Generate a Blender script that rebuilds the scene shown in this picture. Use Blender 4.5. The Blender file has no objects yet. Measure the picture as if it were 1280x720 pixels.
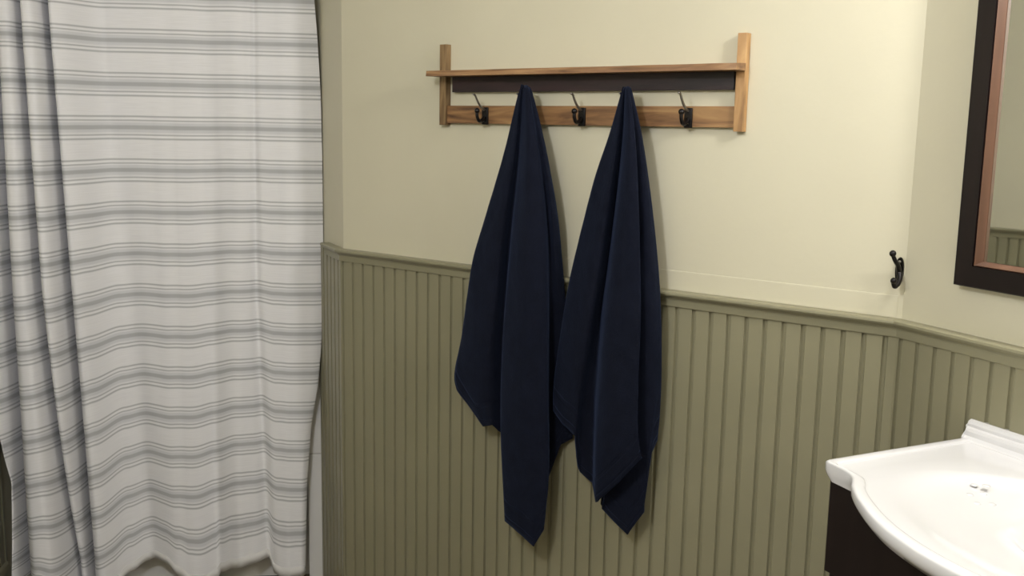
import bpy, bmesh, math, random
from mathutils import Vector, Matrix, noise
random.seed(4)
C = bpy.context.scene.collection
SC = bpy.context.scene

# ------------------------------------------------------------------ camera
F = 1250.0
CAM = Vector((0, 0, 1.5))
RIGHT = Vector((0.792, 0.610, 0.0172)); UP = Vector((-0.111, 0.116, 0.987))
UP = UP.normalized(); RIGHT = (RIGHT - UP * RIGHT.dot(UP)).normalized(); BACK = RIGHT.cross(UP)
cam_data = bpy.data.cameras.new('camera'); cam = bpy.data.objects.new('camera', cam_data); C.objects.link(cam)
cam_data.sensor_width = 36.0; cam_data.lens = F / 1280 * 36.0; cam_data.clip_start = 0.05
m3 = Matrix((RIGHT, UP, BACK)).transposed()
cam.matrix_world = Matrix.Translation(CAM) @ m3.to_4x4()
SC.camera = cam

# ------------------------------------------------------------------ world, lamps, exposure
w = bpy.data.worlds.new('world'); SC.world = w; w.use_nodes = True
w.node_tree.nodes['Background'].inputs[0].default_value = (0.9, 0.88, 0.82, 1)
w.node_tree.nodes['Background'].inputs[1].default_value = 0.0

def area(name, loc, target, size, power, col, size_y=None):
    l = bpy.data.lights.new(name, 'AREA'); l.energy = power; l.color = col; l.size = size
    if size_y: l.shape = 'RECTANGLE'; l.size_y = size_y
    o = bpy.data.objects.new(name, l); C.objects.link(o); o.location = loc
    o.rotation_euler = (Vector(target) - Vector(loc)).to_track_quat('-Z', 'Y').to_euler()
    return o
def point(name, loc, r, power, col):
    l = bpy.data.lights.new(name, 'POINT'); l.energy = power; l.color = col; l.shadow_soft_size = r
    o = bpy.data.objects.new(name, l); C.objects.link(o); o.location = loc
    return o
WARM = (1.0, 0.97, 0.95)
point('vanity_lamp', (-0.03, 1.59, 2.08), 0.10, 18.5, WARM)
point('vanity_lamp', (0.27, 1.43, 2.08), 0.10, 18.5, WARM)
point('ceiling_lamp', (-0.92, 0.12, 2.12), 0.085, 44.0, (1.0, 1.01, 1.09))
SC.view_settings.view_transform = 'Standard'; SC.view_settings.look = 'None'
SC.view_settings.gamma = 1.0; SC.view_settings.use_curve_mapping = False
SC.view_settings.exposure = 0.0

# ------------------------------------------------------------------ room frame of reference (metres)
Y0 = 2.0                                     # the towel wall stands at y = 2
CR = Vector((-0.566, Y0, 0))                 # corner of towel wall and vanity wall
DR = Vector((0.8877, -0.4603, 0)); NR = Vector((-0.4603, -0.8877, 0))   # vanity wall: along / out into the room
CL = Vector((-2.153, Y0, 0))                 # corner of towel wall and the short return wall
TA = Vector((-2.408, 2.132, 0))              # foot of the tub front
CD = Vector((-0.7071, -0.7071, 0)); CN = Vector((0.7071, -0.7071, 0))   # tub front: along / out into the room
def ray(px, py): return RIGHT * (px - 640) - UP * (py - 360) - BACK * F
def hit(px, py, p0, n):
    r = ray(px, py); return CAM + r * ((p0 - CAM).dot(n) / r.dot(n))
YN = Vector((0, -1, 0))
def on_back(px, py, d): return hit(px, py, Vector((0, Y0 - d, 0)), YN)

# ------------------------------------------------------------------ helpers
def new_obj(name, me, mat=None, parent=None):
    o = bpy.data.objects.new(name, me); C.objects.link(o)
    if mat: me.materials.append(mat)
    if parent: o.parent = parent
    return o
def obj(name, bm, mat=None, parent=None, smooth=False):
    me = bpy.data.meshes.new(name); bmesh.ops.recalc_face_normals(bm, faces=bm.faces); bm.to_mesh(me); bm.free()
    if smooth:
        for p in me.polygons: p.use_smooth = True
    return new_obj(name, me, mat, parent)
def thing(name, label, cat, group=None):
    o = bpy.data.objects.new(name, None); C.objects.link(o); o.empty_display_size = 0.05
    return tag(o, label, cat, group)
def tag(o, label, cat, group=None):
    o['label'] = label; o['category'] = cat
    if group: o['group'] = group
    return o
def struct(o): o['kind'] = 'structure'; return o
def origin(o, p):
    """move an Empty to its thing's base, keeping the children where they are"""
    p = Vector(p); o.location = p
    for c in o.children:
        c.location = c.location - p
def box(bm, o, ax, ay, az, a0, a1, b0, b1, c0, c1, bev=0.0):
    vs = []
    for a in (a0, a1):
        for b in (b0, b1):
            for c in (c0, c1): vs.append(bm.verts.new(o + ax * a + ay * b + az * c))
    q = [(0,1,3,2),(4,6,7,5),(0,4,5,1),(2,3,7,6),(0,2,6,4),(1,5,7,3)]
    fs = [bm.faces.new([vs[i] for i in f]) for f in q]
    if bev:
        es = list({e for f in fs for e in f.edges})
        bmesh.ops.bevel(bm, geom=es, offset=bev, segments=2, affect='EDGES', profile=0.7)
X = Vector((1, 0, 0)); Y = Vector((0, 1, 0)); Z = Vector((0, 0, 1)); O = Vector((0, 0, 0))
def crom(p0, p1, p2, p3, t):
    return 0.5 * ((2*p1) + (p2-p0)*t + (2*p0-5*p1+4*p2-p3)*t*t + (3*p1-p0-3*p2+p3)*t*t*t)
def spline(pts, n, closed=False):
    out = []; N = len(pts); segs = N if closed else N - 1
    for i in range(segs):
        g = (lambda k: pts[k % N]) if closed else (lambda k: pts[max(0, min(N-1, k))])
        for j in range(n): out.append(crom(g(i-1), g(i), g(i+1), g(i+2), j / n))
    if not closed: out.append(pts[-1])
    return out
def tube(bm, pts, rad, seg=12, cap=True):
    rings = []; N = len(pts)
    ref = Vector((0.13, 0.21, 0.97))
    for i, p in enumerate(pts):
        t = (pts[min(i+1, N-1)] - pts[max(i-1, 0)]).normalized()
        u = t.cross(ref).normalized(); v = t.cross(u).normalized(); ref = -u.cross(t).normalized() if False else ref
        r = rad[i] if isinstance(rad, (list, tuple)) else rad
        rings.append([bm.verts.new(p + u * math.cos(2*math.pi*k/seg) * r + v * math.sin(2*math.pi*k/seg) * r) for k in range(seg)])
    for a, b in zip(rings, rings[1:]):
        for k in range(seg): bm.faces.new((a[k], a[(k+1) % seg], b[(k+1) % seg], b[k]))
    if cap: bm.faces.new(rings[0]); bm.faces.new(rings[-1][::-1])
def ball(bm, p, r, s=(1, 1, 1)):
    g = bmesh.ops.create_uvsphere(bm, u_segments=16, v_segments=10, radius=1)
    for v in g['verts']: v.co = Vector((v.co.x*r*s[0], v.co.y*r*s[1], v.co.z*r*s[2])) + p
def sweep(bm, prof, p, ax, out, length, ext0=0.0, ext1=0.0):
    """prof = [(out, z)], extruded along ax; the ends are mitred by ext * out"""
    a = [bm.verts.new(p + out*o_ + Z*z + ax*(-ext0*o_)) for o_, z in prof]
    b = [bm.verts.new(p + out*o_ + Z*z + ax*(length + ext1*o_)) for o_, z in prof]
    n = len(prof)
    for i in range(n): bm.faces.new((a[i], a[(i+1) % n], b[(i+1) % n], b[i]))
    bm.faces.new(a); bm.faces.new(b[::-1])

# ------------------------------------------------------------------ materials
def mat(name, col, rough=0.5, metal=0.0, spec=0.5):
    m = bpy.data.materials.new(name); m.use_nodes = True; b = m.node_tree.nodes['Principled BSDF']
    b.inputs['Base Color'].default_value = (*col, 1); b.inputs['Roughness'].default_value = rough
    b.inputs['Metallic'].default_value = metal; b.inputs['Specular IOR Level'].default_value = spec
    return m
def nn(m, t, **kw):
    n = m.node_tree.nodes.new(t)
    for k, v in kw.items(): setattr(n, k, v)
    return n
def lk(m, a, b): m.node_tree.links.new(a, b)
def noisy(m, c1, c2, scale, stretch=(1, 1, 1), bump=0.0, bscale=None, dist=0.002, detail=5, lo=0.35, hi=0.65):
    nt = m.node_tree; b = nt.nodes['Principled BSDF']
    tc = nn(m, 'ShaderNodeTexCoord'); mp = nn(m, 'ShaderNodeMapping'); mp.inputs['Scale'].default_value = stretch
    lk(m, tc.outputs['Object'], mp.inputs[0])
    no = nn(m, 'ShaderNodeTexNoise'); no.inputs['Scale'].default_value = scale; no.inputs['Detail'].default_value = detail
    lk(m, mp.outputs[0], no.inputs['Vector'])
    cr = nn(m, 'ShaderNodeValToRGB'); cr.color_ramp.elements[0].position = lo; cr.color_ramp.elements[1].position = hi
    cr.color_ramp.elements[0].color = (*c1, 1); cr.color_ramp.elements[1].color = (*c2, 1)
    lk(m, no.outputs[0], cr.inputs[0]); lk(m, cr.outputs[0], b.inputs['Base Color'])
    if bump:
        n2 = nn(m, 'ShaderNodeTexNoise'); n2.inputs['Scale'].default_value = bscale or scale; n2.inputs['Detail'].default_value = 6
        lk(m, mp.outputs[0], n2.inputs['Vector'])
        bp = nn(m, 'ShaderNodeBump'); bp.inputs['Strength'].default_value = bump; bp.inputs['Distance'].default_value = dist
        lk(m, n2.outputs[0], bp.inputs['Height']); lk(m, bp.outputs[0], b.inputs['Normal'])
    return m

M_wall = noisy(mat('cream_wall_paint', (.6, .6, .4), .55), (.600, .565, .425), (.625, .590, .445), 3, bump=.25, bscale=60, dist=.0015)
M_wains = noisy(mat('olive_wainscot_paint', (.3, .3, .2), .36), (.258, .242, .155), (.278, .260, .168), 4, bump=.15, bscale=40, dist=.001)
M_ceil = mat('ceiling_paint', (.75, .74, .68), .8)
M_floor = noisy(mat('floor_vinyl', (.2, .15, .1), .5), (.14, .11, .08), (.22, .17, .12), 6, (1, 6, 1))
M_cer = mat('white_ceramic', (.69, .685, .69), .16); M_cer.node_tree.nodes['Principled BSDF'].inputs['Coat Weight'].default_value = .3
M_tub = noisy(mat('white_tub_acrylic', (.8, .8, .76), .3), (.84, .83, .80), (.88, .87, .84), 3)
M_dark = noisy(mat('espresso_wood', (.02, .01, .01), .33), (.006, .0035, .0038), (.012, .007, .007), 30, (1, 1, .08))
M_board = noisy(mat('dark_stained_board', (.03, .02, .02), .5), (.011, .0055, .007), (.038, .017, .019), 14, (.3, 1, 2.5), bump=.3, bscale=40)
M_black = mat('black_iron', (.012, .010, .010), .35, .6)
M_steel = mat('brushed_steel', (.34, .32, .29), .38, 1.0)
M_copper = noisy(mat('bronze_edge', (.3, .15, .09), .35), (.095, .048, .028), (.16, .080, .048), 20, (1, 1, .1))
M_glass = mat('mirror_silver', (.9, .92, .9), .02, 1.0)

def wood_mat(name, ca, cb, cc, axis_stretch):
    m = mat(name, ca, .48); b = m.node_tree.nodes['Principled BSDF']
    tc = nn(m, 'ShaderNodeTexCoord'); mp = nn(m, 'ShaderNodeMapping'); mp.inputs['Scale'].default_value = axis_stretch
    lk(m, tc.outputs['Object'], mp.inputs[0])
    n1 = nn(m, 'ShaderNodeTexNoise'); n1.inputs['Scale'].default_value = 7; n1.inputs['Detail'].default_value = 8; n1.inputs['Distortion'].default_value = 1.2
    lk(m, mp.outputs[0], n1.inputs['Vector'])
    cr = nn(m, 'ShaderNodeValToRGB'); e = cr.color_ramp.elements
    e[0].position = .30; e[0].color = (*ca, 1); e[1].position = .72; e[1].color = (*cc, 1)
    x = e.new(.5); x.color = (*cb, 1)
    lk(m, n1.outputs[0], cr.inputs[0]); lk(m, cr.outputs[0], b.inputs['Base Color'])
    bp = nn(m, 'ShaderNodeBump'); bp.inputs['Strength'].default_value = .3; bp.inputs['Distance'].default_value = .001
    lk(m, n1.outputs[0], bp.inputs['Height']); lk(m, bp.outputs[0], b.inputs['Normal'])
    return m
M_woodh = wood_mat('honey_reclaimed_wood', (.085, .038, .017), (.26, .135, .055), (.40, .235, .095), (.7, 3, 5))
M_woodv = wood_mat('honey_reclaimed_wood_upright', (.16, .080, .030), (.40, .225, .090), (.58, .36, .16), (4, 3, .8))

M_shelf = wood_mat('brown_shelf_edge_wood', (.11, .052, .024), (.27, .145, .066), (.46, .28, .13), (.7, 3, 9))
M_postd = wood_mat('dark_brown_post_wood', (.07, .038, .018), (.19, .115, .050), (.40, .27, .13), (9, 3, .8))
def terry(name, c1, c2):
    m = mat(name, c1, .95, 0, .15); b = m.node_tree.nodes['Principled BSDF']
    b.inputs['Sheen Weight'].default_value = .12; b.inputs['Sheen Roughness'].default_value = .5
    b.inputs['Sheen Tint'].default_value = (.25, .38, .8, 1)
    tc = nn(m, 'ShaderNodeTexCoord')
    n1 = nn(m, 'ShaderNodeTexNoise'); n1.inputs['Scale'].default_value = 260; n1.inputs['Detail'].default_value = 3
    n0 = nn(m, 'ShaderNodeTexNoise'); n0.inputs['Scale'].default_value = 28; n0.inputs['Detail'].default_value = 5
    lk(m, tc.outputs['Object'], n1.inputs['Vector']); lk(m, tc.outputs['Object'], n0.inputs['Vector'])
    cr = nn(m, 'ShaderNodeValToRGB'); cr.color_ramp.elements[0].position = .3; cr.color_ramp.elements[1].position = .7
    cr.color_ramp.elements[0].color = (*c1, 1); cr.color_ramp.elements[1].color = (*c2, 1)
    ad = nn(m, 'ShaderNodeMath', operation='ADD'); ml = nn(m, 'ShaderNodeMath', operation='MULTIPLY'); ml.inputs[1].default_value = .5
    lk(m, n1.outputs[0], ad.inputs[0]); lk(m, n0.outputs[0], ad.inputs[1]); lk(m, ad.outputs[0], ml.inputs[0])
    lk(m, ml.outputs[0], cr.inputs[0]); lk(m, cr.outputs[0], b.inputs['Base Color'])
    # woven border: a smooth sunk band above the hem, read from the cloth's own length coordinate
    uv = nn(m, 'ShaderNodeUVMap'); sp = nn(m, 'ShaderNodeSeparateXYZ'); lk(m, uv.outputs[0], sp.inputs[0])
    rp = nn(m, 'ShaderNodeValToRGB'); el = rp.color_ramp.elements; el[0].position = 0; el[0].color = (1,1,1,1); el[1].position = 1; el[1].color = (1,1,1,1)
    for p, c in ((.10, 1), (.12, .0), (.15, .0), (.17, 1), (.40, 1), (.43, .35), (.50, .35), (.53, 1)): el.new(p).color = (c, c, c, 1)
    sc = nn(m, 'ShaderNodeMath', operation='MULTIPLY'); sc.inputs[1].default_value = 8.0
    lk(m, sp.outputs[1], sc.inputs[0]); lk(m, sc.outputs[0], rp.inputs[0])
    h = nn(m, 'ShaderNodeMath', operation='ADD'); hm = nn(m, 'ShaderNodeMath', operation='MULTIPLY'); hm.inputs[1].default_value = 1.2
    lk(m, rp.outputs[0], hm.inputs[0]); lk(m, hm.outputs[0], h.inputs[0]); lk(m, ml.outputs[0], h.inputs[1])
    bp = nn(m, 'ShaderNodeBump'); bp.inputs['Strength'].default_value = .6; bp.inputs['Distance'].default_value = .0025
    lk(m, h.outputs[0], bp.inputs['Height']); lk(m, bp.outputs[0], b.inputs['Normal'])
    return m
M_towel = terry('navy_terry', (.0027, .0036, .0085), (.0056, .0075, .0170))

def stripe_mat():
    m = mat('striped_cotton', (.6, .6, .6), .85, 0, .2); b = m.node_tree.nodes['Principled BSDF']
    uv = nn(m, 'ShaderNodeUVMap'); sp = nn(m, 'ShaderNodeSeparateXYZ'); lk(m, uv.outputs[0], sp.inputs[0])
    PER = .1265
    md = nn(m, 'ShaderNodeMath', operation='FLOORED_MODULO'); dv = nn(m, 'ShaderNodeMath', operation='DIVIDE'); dv.inputs[1].default_value = PER
    sh = nn(m, 'ShaderNodeMath', operation='ADD'); sh.inputs[1].default_value = -1.351 + PER / 2 + 20 * PER
    lk(m, sp.outputs[1], sh.inputs[0]); lk(m, sh.outputs[0], dv.inputs[0]); lk(m, dv.outputs[0], md.inputs[0]); md.inputs[1].default_value = 1.0
    cr = nn(m, 'ShaderNodeValToRGB'); cr.color_ramp.interpolation = 'LINEAR'; e = cr.color_ramp.elements
    base = (.81, .805, .815); g1 = (.46, .465, .475); g2 = (.50, .505, .515); g3 = (.65, .655, .67)
    stops = [(.20, base), (.225, g2), (.245, g1), (.262, base), (.30, base), (.315, g2), (.335, g2), (.35, base), (.40, g3), (.44, g3), (.465, g1),
             (.535, g1), (.56, g3), (.60, g3), (.635, base), (.655, g2), (.672, g2), (.685, base), (.725, base), (.745, g1), (.762, g2), (.785, base)]
    e[0].position = 0; e[0].color = (*base, 1); e[1].position = 1; e[1].color = (*base, 1)
    for p, c in stops: x = e.new(p); x.color = (*c, 1)
    lk(m, md.outputs[0], cr.inputs[0])
    # slub of the weave, following the cloth coordinates
    mp = nn(m, 'ShaderNodeMapping'); mp.inputs['Scale'].default_value = (14, 420, 1); lk(m, uv.outputs[0], mp.inputs[0])
    no = nn(m, 'ShaderNodeTexNoise'); no.inputs['Scale'].default_value = 1; no.inputs['Detail'].default_value = 2; lk(m, mp.outputs[0], no.inputs['Vector'])
    mr = nn(m, 'ShaderNodeMapRange'); mr.inputs[3].default_value = .90; mr.inputs[4].default_value = 1.08; lk(m, no.outputs[0], mr.inputs[0])
    mx = nn(m, 'ShaderNodeVectorMath', operation='SCALE'); lk(m, cr.outputs[0], mx.inputs[0]); lk(m, mr.outputs[0], mx.inputs[3])
    lk(m, mx.outputs[0], b.inputs['Base Color'])
    bp = nn(m, 'ShaderNodeBump'); bp.inputs['Strength'].default_value = .25; bp.inputs['Distance'].default_value = .001
    lk(m, no.outputs[0], bp.inputs['Height']); lk(m, bp.outputs[0], b.inputs['Normal'])
    return m
M_curtain = stripe_mat()

# ------------------------------------------------------------------ the room
H = 2.42; T = 0.08
RAIL = 1.140                                # top of the chair rail
L0 = TA + CD * 1.00 + CN * 0.0              # where the left wall meets the tub front
L1 = L0 + CN * 3.3
R1 = CR + DR * 2.6
def wall(name, a, b, out, z0=0, z1=H, e0=0.0, e1=0.0):
    bm = bmesh.new(); ax = (b - a); L = ax.length; ax = ax.normalized()
    box(bm, a, ax, out, Z, -e0, L + e1, -T, 0, z0, z1)
    return struct(obj(name, bm, M_wall))
wall('wall_back', CL, CR, YN)
wall('wall_right', CR, R1, NR)
RET = -DR                                   # the short return wall runs away from the room
CL2 = CL + RET * 1.05
wall('wall_return', CL, CL2, NR)
nL = Vector((0.7071, 0.7071, 0))            # left wall faces along +nL
AL0 = TA + CD * 1.00 - CN * 0.78            # far end of the alcove
wall('wall_left', AL0, L1, nL)
B1 = Vector((R1.x, L1.y, 0))
wall('wall_rear', L1, B1, Y, e0=.0)
wall('wall_side', B1, R1, -X)
wall('wall_alcove', CL2, AL0, CN)
bm = bmesh.new(); box(bm, O, X, Y, Z, -4.2, 2.2, -1.6, 3.0, -T, 0); struct(obj('floor', bm, M_floor))
bm = bmesh.new(); box(bm, O, X, Y, Z, -4.2, 2.2, -1.6, 3.0, H, H + T); struct(obj('ceiling', bm, M_ceil))

PITCH = .0420
def beadboard(name, a, ax, out, L, phase=0.0, z0=0.0, z1=RAIL - .012, e0=0.0, e1=0.0):
    """vertical boards with a routed groove and bead between them, as one profile swept upward"""
    TH = .011; pts = []
    k = math.floor(-phase / PITCH) - 1
    pts.append((0.0, TH))
    while True:
        c = phase + k * PITCH; k += 1
        if c - .006 > L - .002: break
        for dx, o_ in ((-.0048, TH), (-.0042, TH - .0045), (-.0026, TH - .0068), (.0026, TH - .0068), (.0042, TH - .0045), (.0054, TH - .0006), (.0064, TH)):
            x = c + dx
            if .001 < x < L - .001: pts.append((x, o_))
    pts.append((L, TH))
    bm = bmesh.new()
    def P(x, o_, z):
        xx = x
        if x == 0.0: xx = -e0 * o_
        if x == L: xx = L + e1 * o_
        return a + ax * xx + out * o_ + Z * z
    lo = [bm.verts.new(P(x, o_, z0)) for x, o_ in pts]; hi = [bm.verts.new(P(x, o_, z1)) for x, o_ in pts]
    for i in range(len(pts) - 1): bm.faces.new((lo[i], lo[i+1], hi[i+1], hi[i]))
    bl = [bm.verts.new(P(x, 0, z0)) for x in (0.0, L)]; bh = [bm.verts.new(P(x, 0, z1)) for x in (0.0, L)]
    bm.faces.new((bl[0], bh[0], hi[0], lo[0])); bm.faces.new((bl[1], lo[-1], hi[-1], bh[1]))
    bm.faces.new((bl[0], bl[1], bh[1], bh[0]))
    bm.faces.new([bh[0], bh[1]] + hi[::-1])
    return struct(obj(name, bm, M_wains))
RPROF = [(0, 0), (.025, 0), (.028, -.002), (.0285, -.006), (.0265, -.010), (.021, -.0115), (.019, -.015), (.0155, -.018), (.0145, -.022), (.0145, -.034), (.0135, -.036), (0, -.036)]
def rail(name, a, ax, out, L, e0=0.0, e1=0.0):
    bm = bmesh.new(); sweep(bm, [(o_, z + RAIL) for o_, z in RPROF], a, ax, out, L, e0, e1)
    return struct(obj(name, bm, M_wains))
tI = math.tan(math.radians(27.4 / 2))       # mitre at the obtuse inner corner
LB = (CR - CL).length
beadboard('trim_1', CL, X, YN, LB, phase=.0075, e0=tI, e1=-tI)
rail('trim_2', CL, X, YN, LB, tI, -tI)
beadboard('trim_3', CR, DR, NR, 2.6, phase=.012, e0=-tI)
rail('trim_4', CR, DR, NR, 2.6, -tI, 0)
bm = bmesh.new(); sweep(bm, [(0, RAIL + .001), (.0008, RAIL + .001), (.0009, RAIL + .042), (.0007, RAIL + .0445), (0, RAIL + .045)], CL + X * .78, X, YN, LB - .79)
struct(obj('trim_11', bm, M_wall))
SE = .262                                   # the wainscot on the return wall stops at the tub surround
beadboard('trim_5', CL + RET * (SE - .01), -RET, NR, SE - .01, phase=.02, e1=tI)
rail('trim_6', CL + RET * (SE - .100), -RET, NR, SE - .100, 0, tI)
Lw = (L1 - L0).length - .03
beadboard('trim_7', L0 + CN * .02, CN, nL, Lw, phase=.02)
rail('trim_8', L0 + CN * .02, CN, nL, Lw)
beadboard('trim_9', L1, X, Y, (B1 - L1).length, phase=.02)
rail('trim_10', L1, X, Y, (B1 - L1).length)
BPROF = [(0, 0), (.022, 0), (.022, .085), (.018, .100), (.012, .108), (0, .110)]
for nm, a, ax, out, L, e0, e1 in (('baseboard_back', CL, X, YN, LB, tI, -tI), ('baseboard_right', CR, DR, NR, 2.6, -tI, 0), ('baseboard_left', L0 + CN*.03, CN, nL, Lw - .05, 0, 0)):
    bm = bmesh.new(); sweep(bm, BPROF, a, ax, out, L, e0, e1); struct(obj(nm, bm, M_wains))

# ------------------------------------------------------------------ bathtub and surround behind the curtain
TL = .985; TW = .72; TH_ = .43
t = thing('bathtub', 'white bathtub mostly hidden behind the striped shower curtain', 'bathtub')
bm = bmesh.new()
def rr(x0, x1, y0, y1, r, n=6):
    out = []
    for cx, cy, a0 in ((x1-r, y1-r, 0), (x0+r, y1-r, 90), (x0+r, y0+r, 180), (x1-r, y0+r, 270)):
        for i in range(n + 1):
            a = math.radians(a0 + 90 * i / n); out.append((cx + r*math.cos(a), cy + r*math.sin(a)))
    return out
def TP(p, z): return TA + CD * (p[0] + (.335 * p[1] + .022) * (1 - p[0] / TL)) - CN * p[1] + Z * z
rings = [(rr(.008, TL-.008, .02, TW, .01), .0), (rr(.008, TL-.008, .02, TW, .01), .36), (rr(.004, TL-.004, .0, TW, .012), .385), (rr(.004, TL-.004, .0, TW, .012), TH_-.008), (rr(.008, TL-.008, .006, TW-.004, .012), TH_),
         (rr(.07, TL-.07, .075, TW-.07, .12), TH_), (rr(.08, TL-.08, .085, TW-.08, .12), TH_-.012), (rr(.13, TL-.13, .13, TW-.13, .12), .15), (rr(.20, TL-.20, .19, TW-.19, .10), .11)]
vr = [[bm.verts.new(TP(p, z)) for p in r] for r, z in rings]
for a, b in zip(vr, vr[1:]):
    n = len(a)
    for i in range(n): bm.faces.new((a[i], a[(i+1) % n], b[(i+1) % n], b[i]))
bm.faces.new(vr[0]); bm.faces.new(vr[-1])
obj('tub_body', bm, M_tub, t, smooth=False)
bm = bmesh.new(); tube(bm, [TP((.55, .36), .1105), TP((.55, .36), .116)], .03, 20); obj('drain', bm, M_steel, t)
origin(t, TA + CD * .55 - CN * .36)
bm = bmesh.new()
# surround panel on the return wall, from tub rim to above head height, with a rounded front edge
pS = CL + RET * (SE + .002)
box(bm, TA, CD, CN, Z, .0, .060, .002, .016, TH_ + .003, 1.745, .004)
box(bm, TA + CD * .045 - CN * .02, RET, NR, Z, 0.0, .60, -.012, .004, TH_ + .003, 1.745, .003)
s1 = obj('tub_surround', bm, M_tub); tag(s1, 'white smooth tub surround panel edge right of the shower curtain', 'wall panel')
bm = bmesh.new()
box(bm, TA, CD, CN, Z, .0, .045, .002, .016, .0, TH_ + .001, .003)
s2 = obj('tub_trim_strip', bm, M_tub); tag(s2, 'short white trim strip beside the lower right edge of the bathtub', 'trim')

# ------------------------------------------------------------------ shower curtain
CO = TA + CN * .062
ZT, ZH = 1.98, .100
def cs(px, py, out=0.0):                              # photo direction -> (s along the rod, z) on the curtain's own plane
    p = hit(px, py, CO + CN * out, CN) - CO; return p.dot(CD), p.z
def lin(tab, x):
    if x <= tab[0][0]: return tab[0][1]
    for (a, va), (b, vb) in zip(tab, tab[1:]):
        if x <= b:
            k = (x - a) / (b - a); k = k*k*(3-2*k); return va + (vb - va) * k
    return tab[-1][1]
def lin0(tab, x):
    if x <= tab[0][0]: return tab[0][1]
    for (a, va), (b, vb) in zip(tab, tab[1:]):
        if x <= b: return va + (vb - va) * (x - a) / (b - a)
    return tab[-1][1]
# right selvage, as (z, s)
EDGE = sorted([(cs(x, y)[1], cs(x, y)[0]) for x, y in ((388,-60),(393,0),(397,50),(401,120),(403,200),(404,300),(403,400),(401,440),(397,485),(389,530),(384,600),(381,705))])
# folds: x at y=0, x at y=360, x at y=720, depth, half width top, half width bottom
FOLDS = [(-14, 3, 24, .18, .012, .026), (17, 42, 80, .175, .010, .020), (48, 74, 100, .183, .013, .026),
         (122, 160, 188, .028, .035, .045), (190, 206, 226, -.014, .03, .04), (258, 266, 272, .024, .030, .025), (317, 320, 336, .024, .009, .022), (356, 360, 362, -.010, .02, .02),
         (92, 116, 140, -.012, .03, .04), (220, 236, 248, -.012, .03, .035), (292, 296, 304, -.018, .03, .03)]
FT = []
for x0, x1, x2, dep, w0, w1 in FOLDS:
    of = .130 if dep > .05 else 0.0; tb = sorted([(cs(x, y, of)[1], cs(x, y, of)[0]) for x, y in ((x0, 0), (x1, 360), (x2, 720))]); FT.append((tb, dep, w0, w1))
px2s = lambda px: cs(px, 600)[0]
EDL = sorted([(cs(x, y, .13)[1], cs(x, y, .13)[0]) for x, y in ((-40, 300), (-14, 450), (4, 580), (9, 720))])
SAGM = sorted([(px2s(x), v) for x, v in ((0,-.075),(30,-.080),(50,-.058),(70,-.050),(88,-.078),(110,-.075),(130,-.052),(160,-.015),(190,.002),(220,-.010),(246,-.014),(268,-.004),(300,.030),(330,.026),(348,.004),(380,-.004))])
SAGH = sorted([(px2s(x), v) for x, v in ((0,.0),(20,-.01),(30,-.02),(50,-.05),(60,-.06),(75,-.09),(100,-.085),(118,-.080),(140,-.060),(160,-.025),(178,.0),(190,.008),(205,-.002),(222,-.038),(236,-.068),(252,-.078),(266,-.072),(273,-.045),(290,-.022),(310,-.012),(333,-.004),(341,-.055),(352,-.066),(380,-.062))])
def fold(s, z):
    k = max(0, min(1, (1.75 - z) / 1.7)); d = 0; ls = 0
    for tb, dep, w0, w1 in FT:
        c = lin0(tb, z); w = w0 + (w1 - w0) * k; u = (s - c) / w
        g = math.exp(-u*u); d -= dep * g * (.75 + .25*k if dep > .05 else .35 + .65*k)
        if dep > .05: ls += -.75 * w * u * g
    return d, ls
NS, NZ = 420, 150; S1 = .970
bm = bmesh.new(); uvl = bm.loops.layers.uv.new('UVMap'); grid = []; uvs = {}
for j in range(NZ + 1):
    v = ZT + (ZH - ZT) * j / NZ; row = []
    e0 = lin0(EDGE, v); kk = max(0, min(1, (1.95 - v) / 1.6))
    for i in range(NS + 1):
        u = i / NS
        s = e0 * (1 - u) + S1 * u if u < .25 else None
        base = u * S1
        s = base + e0 * max(0, 1 - u / .22) ** 2 - max(0, S1 - lin0(EDL, v)) * max(0, (u - .70) / .30) ** 1.5
        low = max(0, min(1, (.42 - v) / .32)); low = low*low
        up = max(0, min(1, (1.75 - v) / 1.35)) ** 2.0
        sag = lin(SAGM, s) * up * (1 - low) + lin(SAGH, s) * low
        z = v + sag
        d, ls = fold(s, z)
        if u < .03: d += -.012 * (1 - u/.03) ** 2 * kk
        d += .006 * noise.noise(Vector((s * 9, z * 2.0, 3))) * kk + .0035 * noise.noise(Vector((s * 24, z * .8, 5))) + .0006 * noise.noise(Vector((s * 34, z * 8, 9))) * (.3 + kk)
        zt = max(0, (z - 1.88) / .1); d *= (1 - .5 * min(1, zt))
        p = CO + CD * (s + ls) + CN * (d + .010 * kk + .130 * max(0, min(1, (s - .60) / .16)) ** 2 * (3 - 2 * max(0, min(1, (s - .60) / .16)))) + Z * z
        vert = bm.verts.new(p); row.append(vert); uvs[vert] = (base, v)
    grid.append(row)
for a, b in zip(grid, grid[1:]):
    for i in range(NS): bm.faces.new((a[i], b[i], b[i+1], a[i+1]))
for f in bm.faces:
    for l in f.loops: l[uvl].uv = uvs[l.vert]
me = bpy.data.meshes.new('shower_curtain'); bm.to_mesh(me); bm.free()
for p in me.polygons: p.use_smooth = True
ct = thing('shower_curtain', 'white shower curtain with grey horizontal stripes hanging in front of the bathtub', 'shower curtain')
cur = new_obj('curtain_panel', me, M_curtain, ct); so = cur.modifiers.new('thick', 'SOLIDIFY'); so.thickness = .0012
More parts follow.
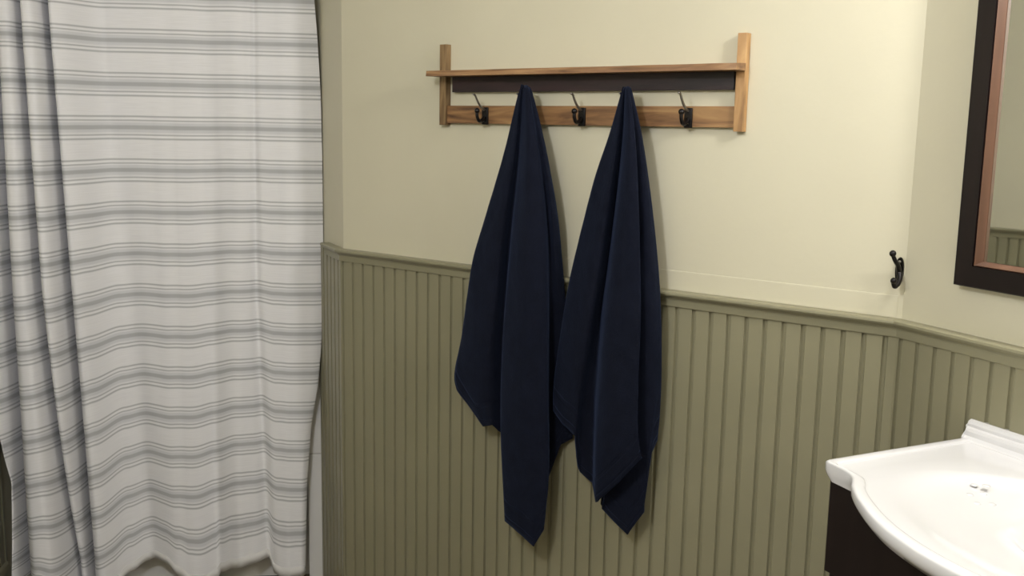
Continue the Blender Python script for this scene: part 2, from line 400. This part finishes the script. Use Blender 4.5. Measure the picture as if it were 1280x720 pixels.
# hem: a plain doubled edge along the bottom
hb = bmesh.new()
rowb = [v_.co.copy() for v_ in []]
pts = [Vector(me.vertices[(NS + 1) * NZ + i].co) for i in range(0, NS + 1, 2)]
up_ = [Vector(me.vertices[(NS + 1) * (NZ - 2) + i].co) for i in range(0, NS + 1, 2)]
fa = [hb.verts.new(p + CN * .0022 - Z * .001) for p in pts]; fb = [hb.verts.new(p + CN * .0022) for p in up_]
ba = [hb.verts.new(p - CN * .0022 - Z * .001) for p in pts]; bb = [hb.verts.new(p - CN * .0022) for p in up_]
for i in range(len(pts) - 1):
    hb.faces.new((fa[i], fa[i+1], fb[i+1], fb[i])); hb.faces.new((ba[i+1], ba[i], bb[i], bb[i+1]))
    hb.faces.new((fa[i+1], fa[i], ba[i], ba[i+1])); hb.faces.new((fb[i], fb[i+1], bb[i+1], bb[i]))
hb.faces.new((fa[0], fb[0], bb[0], ba[0])); hb.faces.new((fa[-1], ba[-1], bb[-1], fb[-1]))
hm = obj('hem', hb, mat('hem_cotton', (.64, .63, .61), .85), ct, smooth=True); hm['label'] = 'plain white hem band'
origin(ct, CO + CD * .5 + Z * ZH)
bm = bmesh.new(); tube(bm, [CO - CD * .012 + Z * 2.0, CO + CD * .998 + Z * 2.0], .0125, 16)
for s in [.03 +   .0840 * i for i in range(12)]:
    c = CO + CD * s + Z * 1.992
    tube(bm, [c + CN * .022 * math.cos(a) + Z * .022 * math.sin(a) for a in [2*math.pi*k/16 for k in range(17)]], .0018, 6)
rd = obj('shower_curtain_rod', bm, M_steel, None, True); tag(rd, 'steel shower curtain rod with rings above the striped curtain', 'curtain rod')

# ------------------------------------------------------------------ shelf with hooks
sh = thing('wall_shelf', 'reclaimed wood wall shelf with a row of coat hooks above the wainscot', 'wall shelf')
def bx(name, x0, x1, d0, d1, z0, z1, m, par, bev=.0012, jag=0.0):
    bm = bmesh.new(); box(bm, Vector((0, Y0, 0)), X, YN, Z, x0, x1, d0, d1, z0, z1, bev)
    o = obj(name, bm, m, par); return o
XL, XR = -1.765, -.915
def ZB(px, py, d=0.0): return on_back(px, py, d).z
zt = (ZB(564, 58) + ZB(924, 47)) / 2
bx('post', XL, XL + .022, .0005, .020, 1.500, 1.705, M_postd, sh)['label'] = 'darker brown weathered post'
bx('post', XR - .020, XR, .0005, .021, 1.497, 1.700, M_woodv, sh)
bx('back_slat', XL + .0222, XR - .0202, .0005, .014, 1.505, 1.550, M_woodh, sh)
b_ = bx('apron_board', XL + .040, XR - .026, .0005, .016, 1.584, 1.622, M_board, sh); b_['label'] = 'dark stained board under the shelf'
# shelf board with a slightly waney front edge
bm = bmesh.new(); n = 60; top = []; bot = []
for i in range(n + 1):
    x = XL - .004 + (XR - XL + .006) * i / n; w_ = .068 + .003 * noise.noise(Vector((x * 9, 0, 0)))
    zz = 1.6225; th = .0155 + .0015 * noise.noise(Vector((x * 6, 4, 0)))
    top.append([bm.verts.new((x, Y0 - d, zz + th - (.002 if d > .05 else 0))) for d in (.0225 if 0 else .0225, w_ - .002)])
    bot.append([bm.verts.new((x, Y0 - d, zz)) for d in (.0225, w_)])
for i in range(n):
    a, b, c, d = top[i], top[i+1], bot[i], bot[i+1]
    bm.faces.new((a[0], b[0], b[1], a[1])); bm.faces.new((c[0], c[1], d[1], d[0]))
    bm.faces.new((a[1], b[1], d[1], c[1])); bm.faces.new((a[0], c[0], d[0], b[0]))
bm.faces.new((top[0][0], top[0][1], bot[0][1], bot[0][0])); bm.faces.new((top[-1][1], top[-1][0], bot[-1][0], bot[-1][1]))
obj('shelf_board', bm, M_shelf, sh)
bx('shelf_board_rear', XL + .0225, XR - .0205, .0005, .0225, 1.6225, 1.637, M_woodh, sh, .0005)

HD = .014
hook_px = [(606, 146), (660, 146), (727, 146), (787, 146), (860, 147)]
hook_x = [on_back(p[0], p[1], .018).x for p in hook_px]
def hook_meshes():
    bm = bmesh.new()                       # base: plate + lower curl, at x = 0, wall at y = 0, plate centre z = 0
    box(bm, O, X, YN, Z, -.0095, .0095, 0, .005, -.023, .020, .0022)
    lower = spline([Vector((0, -.004, -.004)), Vector((0, -.014, -.012)), Vector((0, -.026, -.014)), Vector((0, -.034, -.004)), Vector((0, -.035, .008))], 6)
    tube(bm, lower, [.0052 - .0012 * i / (len(lower) - 1) for i in range(len(lower))], 10)
    ball(bm, Vector((0, -.035, .011)), .0068)
    ball(bm, Vector((0, -.005, -.014)), .0032, (1, .6, 1)); ball(bm, Vector((0, -.005, .012)), .0032, (1, .6, 1))
    base = bpy.data.meshes.new('hook'); bm.to_mesh(base); bm.free()
    bm = bmesh.new()
    up = spline([Vector((0, -.003, .013)), Vector((0, -.012, .016)), Vector((0, -.024, .024)), Vector((0, -.036, .038)), Vector((0, -.043, .048)), Vector((0, -.050, .051))], 6)
    tube(bm, up, [.0032 - .0008 * i / (len(up) - 1) for i in range(len(up))], 10)
    ball(bm, Vector((0, -.050, .051)), .0026)
    arm = bpy.data.meshes.new('hook_arm'); bm.to_mesh(arm); bm.free()
    for me_ in (base, arm):
        for p in me_.polygons: p.use_smooth = True
    base.materials.append(M_black); arm.materials.append(M_steel)
    return base, arm
hb_, ha_ = hook_meshes()
for k, hx in enumerate(hook_x):
    o = new_obj('hook', hb_, None, sh); o.location = (hx, Y0 - HD, 1.526)
    a = new_obj('hook_arm', ha_, None, o)
    if k == 0: a['label'] = 'thin bright metal upper arm of the hook'
bb_ = Vector(((XL + XR) / 2, Y0, 1.5)); origin(sh, bb_)

# ------------------------------------------------------------------ towels
def towel(name, label, cols, nu=7, nv=110, thick=.006, seed=0, names=None):
    """cols: closed ring of cloth lines, each a list of (px, py, distance from the wall) from the hook to the hem"""
    C3 = []
    for c in cols:
        pts = spline([on_back(*p) for p in c], 10)
        # resample by arc length
        L = [0]
        for a, b in zip(pts, pts[1:]): L.append(L[-1] + (b - a).length)
        out = []; k = 0
        for j in range(nv + 1):
            t_ = (j / nv) * L[-1]
            while k < len(L) - 2 and L[k+1] < t_: k += 1
            out.append(pts[k].lerp(pts[k+1], (t_ - L[k]) / max(1e-9, L[k+1] - L[k])))
        C3.append((out, L[-1]))
    N = len(C3); bm = bmesh.new(); uvl = bm.loops.layers.uv.new('UVMap'); uvs = {}; grid = []
    for j in range(nv + 1):
        hk_ = max(0.0, (j / nv - .80) / .20); cp = [c[0][j] for c in C3]; ring = spline(cp, nu, True); lens = []
        lr = [cp[i].lerp(cp[(i+1) % N], q/nu) for i in range(N) for q in range(nu)]; ring = [a.lerp(b, hk_*hk_) for a, b in zip(ring, lr)]
        for i in range(N):
            for q in range(nu): lens.append(C3[i][1] * (1 - q/nu) + C3[(i+1) % N][1] * q/nu)
        row = []
        for i, p in enumerate(ring):
            k = min(1, j / nv * 3)
            nz = noise.noise(Vector((p.x * 16 + seed, p.y * 16, p.z * 6))) * .004 + noise.noise(Vector((p.x * 55 + seed, p.y * 50, p.z * 30))) * .0016
            pp = p + YN * nz * k + X * nz * .4 * k
            if pp.y > Y0 - .0185 and pp.z < 1.17: pp.y = Y0 - .0185 if pp.z < 1.09 else min(pp.y, Y0 - .037)
            if 1.09 <= pp.z < 1.17: pp.y = min(pp.y, Y0 - .036)
            vtx = bm.verts.new(pp); row.append(vtx); uvs[vtx] = (i / len(ring), lens[i] * (1 - j / nv))
        grid.append(row)
    R_ = len(grid[0])
    for a, b in zip(grid, grid[1:]):
        for i in range(R_): bm.faces.new((a[i], b[i], b[(i+1) % R_], a[(i+1) % R_]))
    for f in bm.faces:
        for l in f.loops: l[uvl].uv = uvs[l.vert]
    me_ = bpy.data.meshes.new(name); bm.to_mesh(me_); bm.free()
    for p in me_.polygons: p.use_smooth = True
    o = new_obj(name, me_, M_towel); tag(o, label, 'towel', 'navy bath towels hanging on the shelf hooks')
    sm = o.modifiers.new('thick', 'SOLIDIFY'); sm.thickness = thick; sm.offset = -1
    return o
T1 = [
 [(646,124,.062),(630,190,.062),(607,270,.062),(590,330,.060),(577,420,.055),(568,466,.050),(571,488,.048)],
 [(649,118,.070),(636,190,.074),(616,270,.080),(601,340,.082),(590,430,.078),(590,490,.070),(604,533,.066)],
 [(651,115,.074),(643,190,.080),(630,270,.090),(620,350,.094),(612,430,.090),(612,490,.080),(616,531,.072)],
 [(653,114,.070),(648,190,.066),(640,270,.062),(633,350,.058),(628,430,.052),(627,490,.050),(626,540,.048)],
 [(655,112,.074),(652,190,.080),(644,270,.088),(636,350,.092),(629,430,.092),(626,520,.090),(628,600,.088),(631,651,.086)],
 [(657,112,.078),(658,190,.096),(654,270,.108),(650,350,.114),(646,430,.114),(645,520,.110),(648,600,.104),(650,668,.098)],
 [(659,112,.078),(664,190,.098),(665,270,.110),(664,350,.116),(662,430,.116),(663,520,.112),(666,600,.104),(667,683,.096)],
 [(661,113,.076),(672,190,.086),(679,270,.094),(682,350,.096),(683,430,.094),(684,520,.090),(685,600,.086),(680,662,.082)],
 [(662,114,.070),(675,190,.070),(684,270,.066),(687,350,.060),(687,430,.050),(687,500,.046),(687,550,.046),(686,596,.050)],
 [(664,116,.064),(680,190,.070),(691,270,.074),(697,350,.056),(703,430,.036),(707,490,.030),(708,530,.028),(701,556,.030)],
 [(667,122,.056),(682,190,.050),(695,270,.044),(702,350,.034),(709,430,.026),(714,490,.023),(716,530,.022),(716,548,.022)],
 [(657,122,.048),(655,190,.042),(655,270,.036),(655,350,.038),(655,430,.034),(655,490,.030),(655,530,.028),(655,550,.028)],
 [(650,124,.050),(640,190,.044),(625,270,.038),(612,350,.040),(604,430,.036),(600,470,.032),(598,485,.030),(598,495,.030)],
]
T2 = [
 [(774,124,.062),(761,170,.062),(741,230,.060),(716,330,.056),(703,400,.054),(693,470,.052),(691,513,.052)],
 [(777,118,.070),(767,170,.076),(751,240,.082),(730,330,.084),(717,400,.080),(706,470,.074),(703,530,.068)],
 [(779,116,.074),(772,170,.084),(761,240,.094),(747,330,.098),(736,400,.096),(724,470,.088),(719,545,.078)],
 [(780,115,.072),(776,170,.074),(768,240,.074),(757,330,.070),(747,400,.066),(735,480,.060),(727,540,.056),(725,590,.052)],
 [(781,114,.070),(778,170,.066),(771,240,.062),(760,330,.060),(751,400,.056),(744,480,.054),(741,550,.052),(740,604,.050)],
 [(782,112,.076),(781,170,.086),(775,240,.096),(765,330,.102),(757,400,.104),(751,480,.102),(746,560,.098),(744,628,.096)],
 [(784,112,.080),(786,170,.100),(784,240,.112),(779,330,.118),(775,400,.120),(772,480,.120),(771,550,.118),(772,604,.112)],
 [(786,112,.080),(791,170,.098),(793,240,.110),(793,330,.116),(793,400,.118),(793,480,.120),(797,540,.118),(802,573,.110)],
 [(787,113,.078),(794,170,.092),(798,240,.100),(800,330,.104),(800,400,.104),(796,450,.104),(789,490,.102),(779,512,.098)],
 [(787,113,.074),(793,170,.078),(793,240,.078),(790,330,.078),(786,400,.078),(776,480,.074),(764,550,.068),(755,610,.064),(752,636,.062)],
 [(788,114,.072),(796,170,.076),(799,240,.080),(800,330,.082),(799,400,.082),(794,480,.078),(788,560,.072),(785,620,.068),(784,669,.066)],
 [(789,115,.070),(799,170,.074),(806,240,.080),(811,330,.082),(813,400,.080),(811,480,.074),(808,560,.068),(805,600,.064),(804,641,.062)],
 [(790,117,.066),(802,170,.068),(811,240,.070),(819,330,.068),(822,400,.064),(822,480,.058),(819,520,.056),(815,566,.054)],
 [(792,123,.056),(801,170,.054),(811,240,.050),(820,330,.046),(824,400,.042),(824,480,.038),(824,520,.036),(822,550,.036)],
 [(784,123,.048),(785,170,.042),(785,240,.038),(785,330,.038),(785,400,.034),(785,480,.030),(785,520,.028),(785,550,.028)],
 [(777,124,.050),(765,170,.044),(750,240,.040),(732,330,.042),(722,400,.046),(716,470,.045),(714,500,.044),(712,520,.044)],
]
def close_top(cols, cx, cy, d):             # the cloth gathers over the hook tip
    return [[(cx + (c[0][0]-cx)*.55, cy - 3, d + (c[0][2]-d)*.6)] + c for c in cols]
towel('bath_towel', 'left navy bath towel hanging from the second shelf hook, with one plain corner pointing down', close_top(T1, 657, 112, .064), seed=1)
towel('bath_towel', 'right navy bath towel hanging from the fourth shelf hook, one corner folded over', close_top(T2, 784, 112, .064), seed=7)

# ------------------------------------------------------------------ wall hook by the corner
hk = thing('wall_hook', 'black double coat hook screwed to the cream wall near the corner', 'hook')
def PB(px, py, d): return on_back(px, py, d)
bm = bmesh.new()
hc = on_back(1124, 338, .003)
pl = []
for sgn in (0,):
    n = 20; ra = []; rb = []
    for i in range(n):
        a = 2*math.pi*i/n; zz = math.sin(a) * .026; xx = math.cos(a) * (.0085 + .0015 * math.sin(a)**2)
        ra.append(bm.verts.new((hc.x + xx, Y0, hc.z + zz))); rb.append(bm.verts.new((hc.x + xx*.9, Y0 - .004, hc.z + zz*.95)))
    for i in range(n): bm.faces.new((ra[i], ra[(i+1) % n], rb[(i+1) % n], rb[i]))
    bm.faces.new(rb); bm.faces.new(ra[::-1])
obj('back_plate', bm, M_black, hk)
bm = bmesh.new()
up = spline([PB(1124, 340, .006), PB(1122.5, 332, .016), PB(1119, 326, .030), PB(1116.5, 320, .036), PB(1116, 317, .038)], 6)
tube(bm, up, [.0052 - .0018 * i / (len(up)-1) for i in range(len(up))], 12); ball(bm, PB(1116, 317, .038), .0066)
obj('upper_arm', bm, M_black, hk, True)
bm = bmesh.new()
up = spline([PB(1124, 340, .006), PB(1124.5, 348, .012), PB(1122, 355, .022), PB(1118.5, 358, .030), PB(1117, 354, .036), PB(1117, 351, .038)], 6)
tube(bm, up, [.0058 - .0014 * i / (len(up)-1) for i in range(len(up))], 12); ball(bm, PB(1117, 351, .038), .0062)
obj('lower_arm', bm, M_black, hk, True)
bm = bmesh.new(); ball(bm, Vector((hc.x, Y0 - .0045, hc.z + .017)), .003, (1, .5, 1)); obj('screw', bm, M_steel, hk)
bm = bmesh.new(); ball(bm, Vector((hc.x, Y0 - .0045, hc.z - .017)), .003, (1, .5, 1)); obj('screw', bm, M_steel, hk)
origin(hk, (hc.x, Y0, hc.z))

# ------------------------------------------------------------------ mirror
mr_ = thing('wall_mirror', 'large dark framed wall mirror with a bronze inner edge above the sink', 'mirror')
MA0, MZ0 = .134, 1.230; MW, MH = .72, .98; FW = .050
def RP(a, b, z): return CR + DR * a + NR * b + Z * z
def frame(name, o0, i0, m, b_out, b_in):
    """mitred frame between two rectangles inset by o0 and i0; face rises from b_out to b_in"""
    bm = bmesh.new()
    def rect(i): return [(MA0+i, MZ0+i), (MA0+MW-i, MZ0+i), (MA0+MW-i, MZ0+MH-i), (MA0+i, MZ0+MH-i)]
    rs = [[bm.verts.new(RP(a, b, z)) for a, z in rect(i)] for i, b in ((o0, .001), (o0, b_out - .002), (o0 + .002, b_out), (i0, b_in), (i0, .001))]
    for q in range(5):
        A_, B_ = rs[q], rs[(q+1) % 5]
        for i in range(4): bm.faces.new((A_[i], A_[(i+1) % 4], B_[(i+1) % 4], B_[i]))
    return obj(name, bm, m, mr_)
frame('frame', 0, FW - .012, M_dark, .024, .024)
e_ = frame('inner_edge', FW - .0115, FW - .003, M_copper, .022, .007); e_['label'] = 'bronze brown bevelled inner edge'
bm = bmesh.new(); box(bm, CR, DR, NR, Z, MA0+FW-.0025, MA0+MW-FW+.0025, .001, .006, MZ0+FW-.0025, MZ0+MH-FW+.0025)
obj('mirror_glass', bm, M_glass, mr_)
origin(mr_, RP(MA0 + MW/2, 0, MZ0))

# ------------------------------------------------------------------ vanity and sink top
ZS = .955; AC = .595; HW = .405
va = thing('vanity_cabinet', 'dark espresso vanity cabinet under the white sink top', 'cabinet')
def vbox(name, a0, a1, b0, b1, z0, z1, m, par, bev=.002):
    bm = bmesh.new(); box(bm, CR, DR, NR, Z, a0, a1, b0, b1, z0, z1, bev); return obj(name, bm, m, par)
VA, VB = AC - HW + .012, AC + HW - .012; FD = .335
bm = bmesh.new()
box(bm, CR, DR, NR, Z, VA, VB, .024, FD, .07, ZS - .14, .002)
for a0, a1, b0, b1 in ((VA, VA + .018, .024, FD), (VB - .018, VB, .024, FD), (VA + .0185, VB - .0185, .024, .036)):
    box(bm, CR, DR, NR, Z, a0, a1, b0, b1, ZS - .141, ZS - .0295, .001)
obj('body', bm, M_dark, va)
vbox('toe_kick', VA + .03, VB - .03, .03, FD - .05, 0, .07, M_dark, va)
for a0, a1, hx in ((VA + .02, AC - .002, AC - .035), (AC + .002, VB - .02, AC + .035)):
    d_ = vbox('door', a0, a1, FD + .0005, FD + .019, .10, .755, M_dark, va)
    pnl = vbox('door_panel', a0 + .055, a1 - .055, FD + .0195, FD + .023, .155, .70, M_dark, d_)
    bm = bmesh.new(); tube(bm, [RP(hx, FD+.0195, .60), RP(hx, FD+.036, .60)], [.005, .005], 10); ball(bm, RP(hx, FD+.040, .60), .011)
    obj('knob', bm, M_steel, d_, True)
vbox('top_rail', VA, VB, FD + .0005, FD + .012, .765, ZS - .0295, M_dark, va)
origin(va, RP(AC, .18, 0))

# half outline of the top (a relative to centre, b out from wall), mirrored about the centre
half = [(-HW, .003), (-HW, .12), (-HW, .24), (-HW + .001, .345), (-HW + .004, .353), (-HW + .012, .357), (-.365, .358), (-.345, .360), (-.328, .366), (-.312, .380), (-.295, .397), (-.27, .416), (-.235, .438), (-.19, .462), (-.14, .482), (-.08, .497), (-.03, .503)]
sm_ = spline([Vector((a, b, 0)) for a, b in half[5:]] + [Vector((0, .504, 0))], 5)
left = [Vector((a, b, 0)) for a, b in half[:5]] + sm_
outline = left + [Vector((-p.x, p.y, 0)) for p in reversed(left[:-1])]
poly = [(p.x, p.y) for p in outline]
BC = (0.0, .268)
def ray_out(ang):
    dx, dy = math.cos(ang), math.sin(ang); best = 9
    n = len(poly)
    for i in range(n):
        x1, y1 = poly[i]; x2, y2 = poly[(i+1) % n]
        x1 -= BC[0]; x2 -= BC[0]; y1 -= BC[1]; y2 -= BC[1]
        den = dx*(y2-y1) - dy*(x2-x1)
        if abs(den) < 1e-12: continue
        t_ = (x1*(y2-y1) - y1*(x2-x1)) / den; s_ = (x1*dy - y1*dx) / den
        if t_ > 0 and -1e-6 <= s_ <= 1 + 1e-6: best = min(best, t_)
    return best
angs = [math.atan2(y - BC[1], x - BC[0]) for x, y in poly]
extra = [2*math.pi*k/160 - math.pi for k in range(160)]
alla = sorted(set([round(a, 5) for a in angs + extra]))
A2 = [alla[0]]
for a in alla[1:]:
    if a - A2[-1] > .004: A2.append(a)
EA, EB = .288, .190
bm = bmesh.new(); rows = []
def tp(a, b, z): return RP(AC + a, b, ZS + z)
prof_b = [(.08, -.092), (.20, -.090), (.32, -.083), (.42, -.072), (.50, -.058), (.56, -.044), (.60, -.034), (.64, -.0275), (.70, -.0230), (.78, -.0185), (.84, -.0160), (.89, -.0140), (.93, -.0115), (.97, -.0078), (1.0, -.0045), (1.04, -.0016), (1.10, -.0003)]
def bowl(ts):                                # centre and half axes of the bowl's contour lines
    if ts >= .62:
        k = (ts - .62) / .48; return .185 + (BC[1] - .185) * k, .150 + (EA * 1.10 - .150) * k, .122 + (EB * 1.10 - .122) * k
    return .185, .150 * ts / .62, .122 * ts / .62
def bring(ts, z, grow=0.0):
    cb, ea, eb = bowl(ts)
    return [bm.verts.new(tp(BC[0] + (ea + grow) * math.cos(a), cb + (eb + grow) * math.sin(a), z)) for a in A2]
for ts, z in prof_b: rows.append(bring(ts, z))
outr = []
for a in A2:
    ro = ray_out(a); outr.append((a, ro))
def ring_in(off, z):
    r = []
    for a, ro in outr:
        rr_ = max(ro - off / max(.35, 1), .01); r.append(bm.verts.new(tp(BC[0] + rr_*math.cos(a), BC[1] + rr_*math.sin(a), z)))
    return r
rows.append([bm.verts.new(tp(BC[0] + (EA*1.10*.5 + (ro-.026)*.5)*math.cos(a) if 0 else BC[0] + ((1/math.sqrt((math.cos(a)/1)**2 + (math.sin(a)/1)**2))*0 + .5*math.hypot(EA*1.10*math.cos(a), EB*1.10*math.sin(a)) + .5*(ro-.026))*math.cos(a), BC[1] + (.5*math.hypot(EA*1.10*math.cos(a), EB*1.10*math.sin(a)) + .5*(ro-.026))*math.sin(a), 0)) for a, ro in outr])
for off, z in ((.026, 0), (.023, .0004), (.0218, .0028), (.018, .0040), (.006, .0038), (.0022, .0028), (0, .0002), (0, -.012), (.003, -.018), (.012, -.0285)):
    rows.append(ring_in(off, z))
rows.append(bring(.66, -.0287))
for ts, z in ((.60, -.050), (.52, -.072), (.42, -.088), (.20, -.102)): rows.append(bring(ts, z, .006))
for a, b in zip(rows, rows[1:]):
    n = len(a)
    for i in range(n): bm.faces.new((a[i], a[(i+1) % n], b[(i+1) % n], b[i]))
bm.faces.new(rows[0]); bm.faces.new(rows[-1])
st = thing('sink_top', 'white ceramic bow front sink top with a shallow oval basin on the dark vanity', 'sink')
basin = obj('basin_top', bm, M_cer, st, True)
es = basin.modifiers.new('es', 'EDGE_SPLIT'); es.split_angle = math.radians(50)
# backsplash ledge with an ogee profile
prof = [(.0025, -.002), (.0025, .033), (.005, .036), (.014, .0365), (.0185, .034), (.0205, .029), (.0205, .024), (.0235, .021), (.0255, .016), (.026, .008), (.030, .003), (.034, .0005), (.034, -.002)]
bm = bmesh.new(); sweep(bm, [(b, ZS + z) for b, z in prof], CR + DR * (AC - HW - .001), DR, NR, 2 * HW + .002)
bmesh.ops.bevel(bm, geom=[e for e in bm.edges if abs((e.verts[0].co - e.verts[1].co).dot(DR)) < 1e-5], offset=.0025, segments=2, affect='EDGES')
obj('backsplash', bm, M_cer, st)
bm = bmesh.new()
def basin_z(a, b):
    t_ = 1.10
    while t_ > .02:
        cb, ea, eb = bowl(t_)
        if math.hypot((a - BC[0]) / ea, (b - cb) / eb) > 1: break
        t_ -= .004
    pz = prof_b
    if t_ <= pz[0][0]: return pz[0][1]
    for (t0, z0), (t1, z1) in zip(pz, pz[1:]):
        if t_ <= t1: return z0 + (z1 - z0) * (t_ - t0) / (t1 - t0)
    return 0
p0_ = CR + NR * 0
for px, py in ((1218, 606), (1233, 607), (1212, 618), (1229, 617), (1221, 629), (1240, 630)):
    z_ = ZS - .05
    for _ in range(12):
        P = CAM + ray(px, py) * ((z_ - CAM.z) / ray(px, py).z); a = (P - CR).dot(DR) - AC; b = (P - CR).dot(NR); z_ = ZS + basin_z(a, b)
    bm = bmesh.new(); ball(bm, P + Z * -.0005, .0062, (1, 1, .28)); obj('embossed_dot', bm, M_cer, st, True)
bm = bmesh.new(); tube(bm, [tp(0, .185, -.0915), tp(0, .185, -.089)], .022, 24); obj('drain', bm, M_steel, st, True)
origin(st, RP(AC, .25, ZS - .0285))
